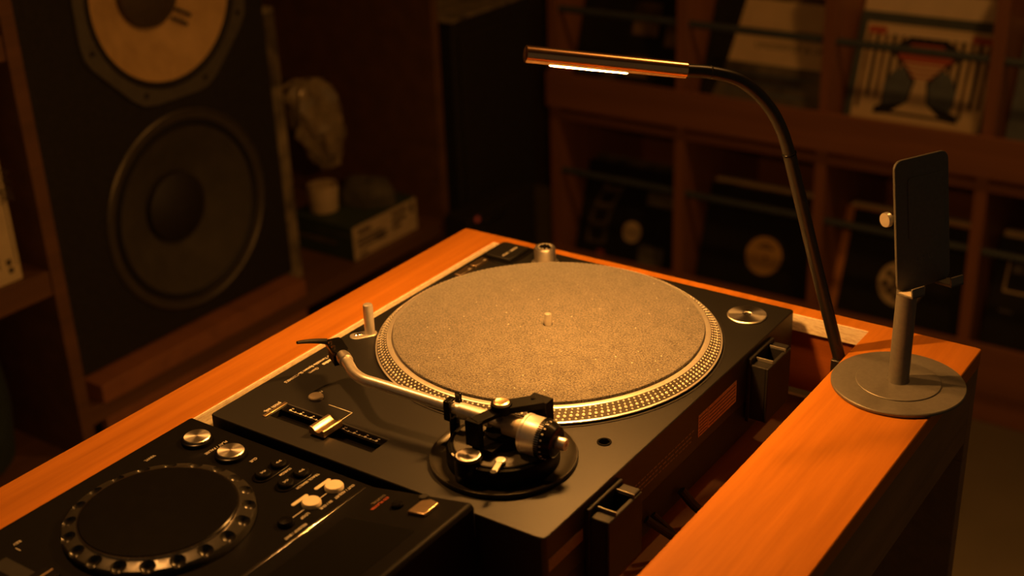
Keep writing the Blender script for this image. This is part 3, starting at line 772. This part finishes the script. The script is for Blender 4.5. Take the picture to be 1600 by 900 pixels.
# narrow spine beside the speaker
st = thing('upright_folder', (-1.03, 1.10, -.535), 'narrow worn folder standing upright against the loudspeaker', 'folder')
build('folder_body', MB().box(-1.16, -1.0, 1.084, 1.122, -.534, .030), 'spine', st, .002)
build('folder_tab', MB().box(-1.0, -.997, 1.088, 1.118, -.12, .02), 'sl_olive', st)
# green carton with printed end
gb = thing('green_carton', (-1.04, 1.34, -.535), 'flat dark green carton with a printed pale end label', 'box')
build('carton', MB().box(-1.135, -.955, 1.232, 1.449, -.5345, -.457), 'green', gb, .0015)
build('end_label', MB().box(-.955, -.9545, 1.2345, 1.447, -.533, -.459), 'paper', gb, label='pale printed label')
gp = MB()
for (y0, y1, z0, z1) in ((1.250, 1.292, -.479, -.470), (1.245, 1.330, -.4935, -.488), (1.245, 1.345, -.502, -.497), (1.245, 1.300, -.511, -.506), (1.303, 1.340, -.512, -.503), (1.362, 1.415, -.4765, -.468), (1.362, 1.410, -.493, -.484), (1.362, 1.392, -.507, -.499), (1.425, 1.437, -.490, -.466), (1.250, 1.278, -.5285, -.5225)):
    gp.box(-.9545, -.9542, y0, y1, z0, z1)
build('label_print', gp, 'ink', gb)
build('lid_line', MB().box(-1.13, -.96, 1.2316, 1.2322, -.478, -.476).box(-1.12, -1.00, 1.2312, 1.2322, -.505, -.495), 'sl_olive', gb)
cp = build('cream_cup', MB().lathe([(.026, -.456), (.030, -.454), (.034, -.405), (.033, -.396), (.030, -.398), (.027, -.448), (.0001, -.450)], at(-1.075, 1.282, 0), 28), 'paper')
tag(cp, 'small cream paper cup on the green carton', 'cup')
# grey folded cloth
def lump(cx, cy, z0, rx, ry, rz, seed, nz=.16, n=26, mm=14):
    mb = MB(); r_ = random.Random(seed); ph_ = [r_.uniform(0, 6.28) for _ in range(8)]
    vs = []; fs = []
    for i in range(mm + 1):
        el = (PI / 2) * i / mm
        for k in range(n):
            a = 2 * PI * k / n
            w = 1 + nz * (math.sin(3 * a + ph_[0] + 2 * el) * .5 + math.sin(5 * a + ph_[1] - 3 * el) * .35 + math.sin(7 * a + ph_[2] + 5 * el) * .25)
            ce = abs(math.cos(el)) ** .5
            vs.append((cx + rx * w * ce * math.cos(a), cy + ry * w * ce * math.sin(a), z0 + rz * (1 + .5 * nz * math.sin(2 * a + ph_[3])) * math.sin(el) ** .8))
    for i in range(mm):
        for k in range(n): k2 = (k + 1) % n; fs.append((i * n + k, i * n + k2, (i + 1) * n + k2, (i + 1) * n + k))
    fs.append(tuple(range(n - 1, -1, -1)))
    return mb.add(vs, fs)
tag(build('folded_cloth', lump(-1.03, 1.378, -.4565, .062, .052, .052, 4), 'greycloth', smooth=60), 'crumpled grey cloth bundle on top of the green carton', 'cloth')
# crumpled clear bag hanging from a peg on the panel
pb = thing('plastic_bag', (-1.03, 1.24, -.36), 'crumpled shiny clear plastic bag hanging beside the loudspeaker', 'bag')
mb = MB(); rg = random.Random(12); n, mm = 30, 22
vs = []; fs = []
phs = [rg.uniform(0, 6.28) for _ in range(6)]
for i in range(mm + 1):
    t = i / mm; z = -.150 - .200 * t
    rad = .020 + .046 * math.sin(PI * min(1, t * 1.05)) ** .6 * (1 - .35 * t)
    cy = 1.235 + .050 * t
    for k in range(n):
        a = 2 * PI * k / n
        w = 1 + .18 * math.sin(4 * a + phs[0] + 7 * t) + .13 * math.sin(7 * a + phs[1] - 9 * t) + .10 * math.sin(11 * a + phs[2] + 13 * t) + rg.uniform(-.07, .07)
        vs.append((-1.045 + .6 * rad * w * math.cos(a), cy + rad * w * math.sin(a), z + rg.uniform(-.003, .003)))
for i in range(mm):
    for k in range(n): k2 = (k + 1) % n; fs.append((i * n + k, i * n + k2, (i + 1) * n + k2, (i + 1) * n + k))
fs.append(tuple(range(n - 1, -1, -1))); fs.append(tuple(mm * n + k for k in range(n)))
build('film', mb.add(vs, fs), 'foil', pb, smooth=20)
build('hang_loop', MB().tube([(-1.045, 1.235, -.152), (-1.045, 1.200, -.142), (-1.02, 1.150, -.137), (-1.01, 1.1265, -.135)], .004, 8, 0, 5), 'foil', pb)

# ------------------------------------------------------------------ black cabinets beside the shelf
kc = thing('black_cabinet', (-1.1, 1.73, ZF), 'tall matt black equipment cabinet beyond the left shelving', 'cabinet')
build('body', MB().box(-1.30, -.93, 1.580, 1.886, ZF, -.096), 'baffle', kc, .004)
build('top_panel', MB().box(-1.305, -.926, 1.576, 1.890, -.096, -.088), 'spine', kc, .002)
build('grille', MB().box(-.93, -.922, 1.60, 1.866, ZF + .08, -.13), 'baffle', kc, .003)
lb = thing('black_amplifier', (-.86, 1.64, ZF), 'low black box with a dim red lamp before the tall cabinet', 'amplifier')
build('body', MB().box(-.918, -.85, 1.50, 1.762, ZF, -.512), 'baffle', lb, .003)
build('indicator', MB().lathe([(.006, 0), (.006, .003), (.004, .005), (.0001, .006)], axis_frame((-.85, 1.531, -.485 - .035), (1, 0, 0)), 16), 'redled', lb, label='dim red indicator lamp')
build('handle', MB().tube([(-.85, 1.56, -.535), (-.842, 1.565, -.533), (-.842, 1.64, -.533), (-.85, 1.645, -.535)], .003, 8), 'surround', lb)
pb2 = build('pale_board', MB().box(-1.25, -1.02, 2.22, 2.236, ZF, -.72), 'cardboard', bevel=.001)
tag(pb2, 'pale upright board between the black cabinet and record rack', 'board')

# ------------------------------------------------------------------ record rack
YR = 1.985
rack = thing('record_rack', (-.05, 2.2, ZF), 'long red wooden record display rack with two tiers of bins', 'record rack')
DIV = [-.937, -.584, -.231, .122, .475, .828]
for x in DIV:
    build('divider', MB().box(x - .0135, x + .0135, YR + .004, 2.42, ZF + .08, .10), 'shelf_z', rack, .001)
XL, XR = DIV[0] - .0135, DIV[-1] + .0135
build('front_lip', MB().box(XL, XR, YR - .012, YR + .003, -.390, -.303), 'shelf_x', rack, .0012)
build('front_lip', MB().box(XL, XR, YR - .012, YR + .003, -.880, -.768), 'shelf_x', rack, .0012)
build('kick_board', MB().box(XL, XR, YR, YR + .018, ZF, -.886), 'shelf_x', rack, .0012)
for zb in (-.405, -.868):
    for i in range(5):
        build('bin_floor', MB().box(DIV[i] + .0135, DIV[i + 1] - .0135, YR + .003, 2.42, zb - .018, zb), 'shelf_x', rack)
build('back_panel', MB().box(XL, XR, 2.42, 2.435, ZF, .10), 'shelf_x', rack)
for zr in (-.150, -.563):
    for i in range(5):
        build('rail', MB().tube([(DIV[i] + .0135, 2.003, zr), (DIV[i + 1] - .0135, 2.003, zr)], .0085, 12), 'rod', rack)
for i in range(4):
    xb = DIV[i + 1] - .0135
    build('bin_black_block', MB().box(xb - .122, xb - .003, 2.409, 2.4195, -.560, -.425), 'sl_black', rack, label='flat black block at the back of the bin')  # thin black block standing proud of the back panel

LEAN = math.radians(20)
SQ = .315
def sleeve_frame(cx, row, k, dz=0):
    zb = (-.405, -.868)[row]
    v = Vector((0, math.sin(LEAN), math.cos(LEAN))); nn = Vector((0, -math.cos(LEAN), math.sin(LEAN)))
    o = Vector((cx, 2.020 + .011 * k, zb + .0022)) + v * dz
    return frame(o, (1, 0, 0), v, nn)
def sleeve(cx, row, k, mat, label, parts=None, w=SQ, h=SQ, group='record sleeves in the wooden rack', name='record_sleeve', dz=0):
    T = sleeve_frame(cx, row, k, dz)
    o = thing(name, T.translation, label, 'record', group)
    b_ = build('sleeve', MB().box(-w / 2, w / 2, 0, h, -.0035, 0, 0, T), mat, o, .0006)
    if parts: parts(o, T)
    return o
def flat(name, polys, mat, parent, T, h=.0004):
    for p in polys: o_ = build(name, MB().prism(p, 0, h, 0, T), mat, parent, smooth=0)
    return o_
def disc(cx, cy, r, n=36, sx=1): return [(cx + sx * r * math.cos(2 * PI * k / n), cy + r * math.sin(2 * PI * k / n)) for k in range(n)]
def rect(x0, x1, y0, y1): return [(x0, y0), (x1, y0), (x1, y1), (x0, y1)]
cx = [(DIV[i] + DIV[i + 1]) / 2 for i in range(5)]

# upper tier
def art_dark(o, T):
    flat('cover_print', [rect(-.01, .06, .20, .28), rect(.08, .13, .18, .25), rect(-.01, .05, .10, .15)], 'sl_brown', o, T)
    flat('cover_print', [rect(-.09, -.03, .02, .07), [(-.10, .02), (-.02, .05), (-.04, .11), (-.08, .09)]], 'sl_olive', o, T)
sleeve(cx[0], 0, 0, 'sl_black', 'dark sleeve with brown patches in the upper bin nearest the pale board', art_dark)
def art_cream(o, T):
    flat('cover_print', [rect(-.145, .155, .01, .170)], 'photo', o, T)
    flat('cover_print', [[(-.1575, .01), (-.145, .01), (-.100, .175), (-.080, .315), (-.1575, .315)]], 'sl_black', o, T)
    wv = []
    for k in range(7):
        y = .02 + k * .02
        wv.append([(-.12 + .02 * (k % 3), y), (.10, y + .004 * (k % 2)), (.12, y + .008), (-.10, y + .006)])
    flat('cover_print', wv, 'sl_slate', o, sleeve_shift(T, .0004))
    text('lettering', 'UNDERPOP & UK', T @ Vector((-.040, .205, .0002)), T.to_3x3() @ Vector((1, 0, 0)), T.to_3x3() @ Vector((0, 1, 0)), .022, 'ink', o)
def sleeve_shift(T, d): return T @ at(0, 0, d)
sleeve(cx[1], 0, 0, 'sl_cream', 'cream and grey photo sleeve in the upper bin behind the lamp neck', art_cream)
def art_hour(o, T):
    G = lambda ps, sx=1.0: [(x * sx, .092 + y * .715) for x, y in ps]
    flat('cover_print', [rect(-.140, .140, .0, .292)], 'sl_cream', o, T)
    st_, st2 = [], []
    for k in range(15):
        x = -.130 + k * .0186
        (st_ if k % 2 else st2).append(G(rect(x - .0042, x + .0042, .055 if k % 3 else .02, .248)))
    T2 = sleeve_shift(T, .0004)
    flat('cover_stripe', st_, 'sl_black', o, T2); flat('cover_stripe', st2, 'sl_brown', o, T2)
    flat('cover_print', [G(rect(-.135, -.095, .246, .268)), G(rect(.09, .135, .246, .268))], 'sl_red', o, T2)
    flat('cover_print', [G(rect(-.092, .088, .250, .266))], 'sl_white', o, T2)
    blk = [(-.040, .246), (.040, .246), (.066, .222), (.076, .196), (.052, .168), (.026, .120), (.032, .060), (.090, .030), (.092, .008), (.060, .012), (-.060, .012), (-.092, .008), (-.090, .030), (-.032, .060), (-.026, .120), (-.052, .168), (-.076, .196), (-.066, .222)]
    flat('cover_figure', [G(blk)], 'sl_black', o, sleeve_shift(T, .0008))
    flat('cover_figure', [G([(-.034, .228), (.034, .228), (.062, .186), (.0, .140), (-.062, .186)])], 'sl_red', o, sleeve_shift(T, .0012))
    flat('cover_figure', [G([(-.046, .172), (.046, .172), (.012, .120), (.020, .055), (.052, .020), (-.052, .020), (-.020, .055), (-.012, .120)])], 'sl_cream', o, sleeve_shift(T, .0016))
    flat('cover_figure', [G(rect(-.044 + .010 * k, .044 - .010 * k, .160 - .016 * k, .166 - .016 * k)) for k in range(3)], 'sl_red', o, sleeve_shift(T, .0020))
    for s in (-1, 1):
        q = [(s * .024, .052), (s * .074, .040), (s * .080, .095), (s * .064, .140), (s * .042, .158), (s * .018, .112)]
        flat('cover_figure', [G(q)], 'sl_slate', o, sleeve_shift(T, .0012))
sleeve(cx[2], 0, 0, 'sl_teal', 'striped teal-bordered sleeve with a red hourglass shape in the upper bin', art_hour)
def art_letters(o, T):
    pr_ = []
    for r in range(5):
        for c in range(6):
            x, y = -.105 + c * .042, .03 + r * .050
            pr_ += [rect(x, x + .010, y, y + .034), rect(x + .018, x + .028, y, y + .034), rect(x + .010, x + .018, y + .012 * (c % 2), y + .012 * (c % 2) + .010)]
    flat('cover_print', pr_, 'sl_orange', o, T)
sleeve(cx[3], 0, 0, 'sl_slate', 'slate sleeve covered in orange block marks at the right edge', art_letters)
for i, (mt_, lab) in enumerate((('sl_olive', 'olive sleeve tucked behind the dark patched one'), ('sl_brown', 'brown sleeve tucked behind the cream photo sleeve'), ('sl_white', 'pale sleeve rising behind the striped hourglass sleeve'), ('sl_cream', 'cream sleeve tucked behind the slate orange-marked one'))):
    sleeve(cx[i], 0, 1, mt_, lab, dz=.012 if i != 2 else .045)
sleeve(cx[2], 0, 3.2, 'sl_cream', 'cream sleeve at the rear of the hourglass sleeve bin')
sleeve(cx[1], 0, 3.0, 'sl_grey', 'grey sleeve at the rear of the cream photo sleeve bin')
sleeve(cx[0], 0, 3.0, 'sl_black', 'plain black sleeve at the rear of the dark patched sleeve bin')

# lower tier
def art_film(o, T):
    q = []; g = []
    P = [(-.128, .10), (-.130, .15), (-.122, .20), (-.104, .245), (-.086, .280)]
    for i in range(4):
        (xa, ya), (xb, yb) = P[i], P[i + 1]
        q.append([(xa, ya), (xa + .058, ya + .004), (xb + .058, yb + .004), (xb, yb)])
        dx, dy = xb - xa, yb - ya
        g.append([(xa + .010 + dx * .15, ya + dy * .15), (xa + .048 + dx * .15, ya + .003 + dy * .15), (xa + .048 + dx * .82, ya + .003 + dy * .82), (xa + .010 + dx * .82, ya + dy * .82)])
    flat('cover_filmstrip', q, 'sl_olive', o, T); flat('cover_frame', g, 'sl_black', o, sleeve_shift(T, .0004))
    flat('cover_label', [disc(.001, .148, .027)], 'sl_cream', o, T)
    flat('cover_print', [rect(-.09, -.07, .065, .085)], 'sl_red', o, T)
    flat('cover_print', [rect(.03, .10, .06, .12), rect(.03, .11, .225, .26)], 'sl_grey', o, T)
sleeve(cx[0], 1, 0, 'sl_black', 'dark sleeve with a film strip and small pale disc in the lower bin', art_film)
def label_disc(x, y, r, mat='label_y'):
    def f(o, T):
        flat('centre_label', [disc(x, y, r)], mat, o, T)
        flat('label_print', [rect(x - .018, x + .022, y + .018, y + .023), rect(x - .010, x + .012, y + .026, y + .030), disc(x + .006, y - .004, .004, 12)], 'ink', o, sleeve_shift(T, .0004))
    return f
sleeve(cx[1] + .002, 1, 0, 'sl_black', 'plain black sleeve with a round yellow centre label in the lower bin', label_disc(.012, .160, .047))
def art_dots(o, T):
    flat('centre_label', [disc(-.012, .162, .052)], 'sl_cream', o, T)
    flat('label_print', [disc(-.012 + dx, .162 + dy, .008, 14) for dx, dy in ((-.028, .020), (-.012, .012), (-.034, -.004), (-.020, -.018), (-.004, -.030), (.020, .024), (.028, -.010), (-.008, -.004), (.012, .034))], 'ink', o, sleeve_shift(T, .0004))
sleeve(cx[2] + .011, 1, 0, 'sl_black', 'black sleeve whose cream label carries dark spots behind the phone stand', art_dots, w=.300)
def art_grid(o, T):
    g = [rect(-.130, .130, .195, .199), rect(-.130, .130, .268, .272), rect(-.130, -.126, .195, .272), rect(.126, .130, .195, .272), rect(-.060, -.056, .195, .272), rect(.020, .024, .195, .272)]
    flat('cover_grid', g, 'sl_cream', o, T)
    flat('cover_print', [rect(-.118, -.096, .240, .262), rect(-.090, -.070, .238, .264), rect(-.13, -.10, .150, .156), rect(-.02, .03, .235, .262)], 'sl_grey', o, T)
sleeve(cx[3], 1, 0, 'sl_black', 'black sleeve with a thin pale window grid near the right edge', art_grid)
sleeve(cx[2] - .004, 1, 1, 'sl_orange', 'orange cream-edged sleeve showing beside the spotted-label record')
sleeve(cx[1], 1, 1, 'sl_brown', 'brown sleeve showing behind the yellow-label record')
for i, lab in enumerate(('film strip sleeve', 'yellow-label record', 'spotted-label record', 'window grid sleeve')):
    sleeve(cx[i], 1, 2.4, 'sl_olive' if i == 0 else 'sl_cream', 'pale sleeve standing two behind the ' + lab, dz=.004)
    sleeve(cx[i], 1, 4.2, 'sl_grey', 'grey sleeve at the rear of the bin behind the ' + lab, dz=.002)
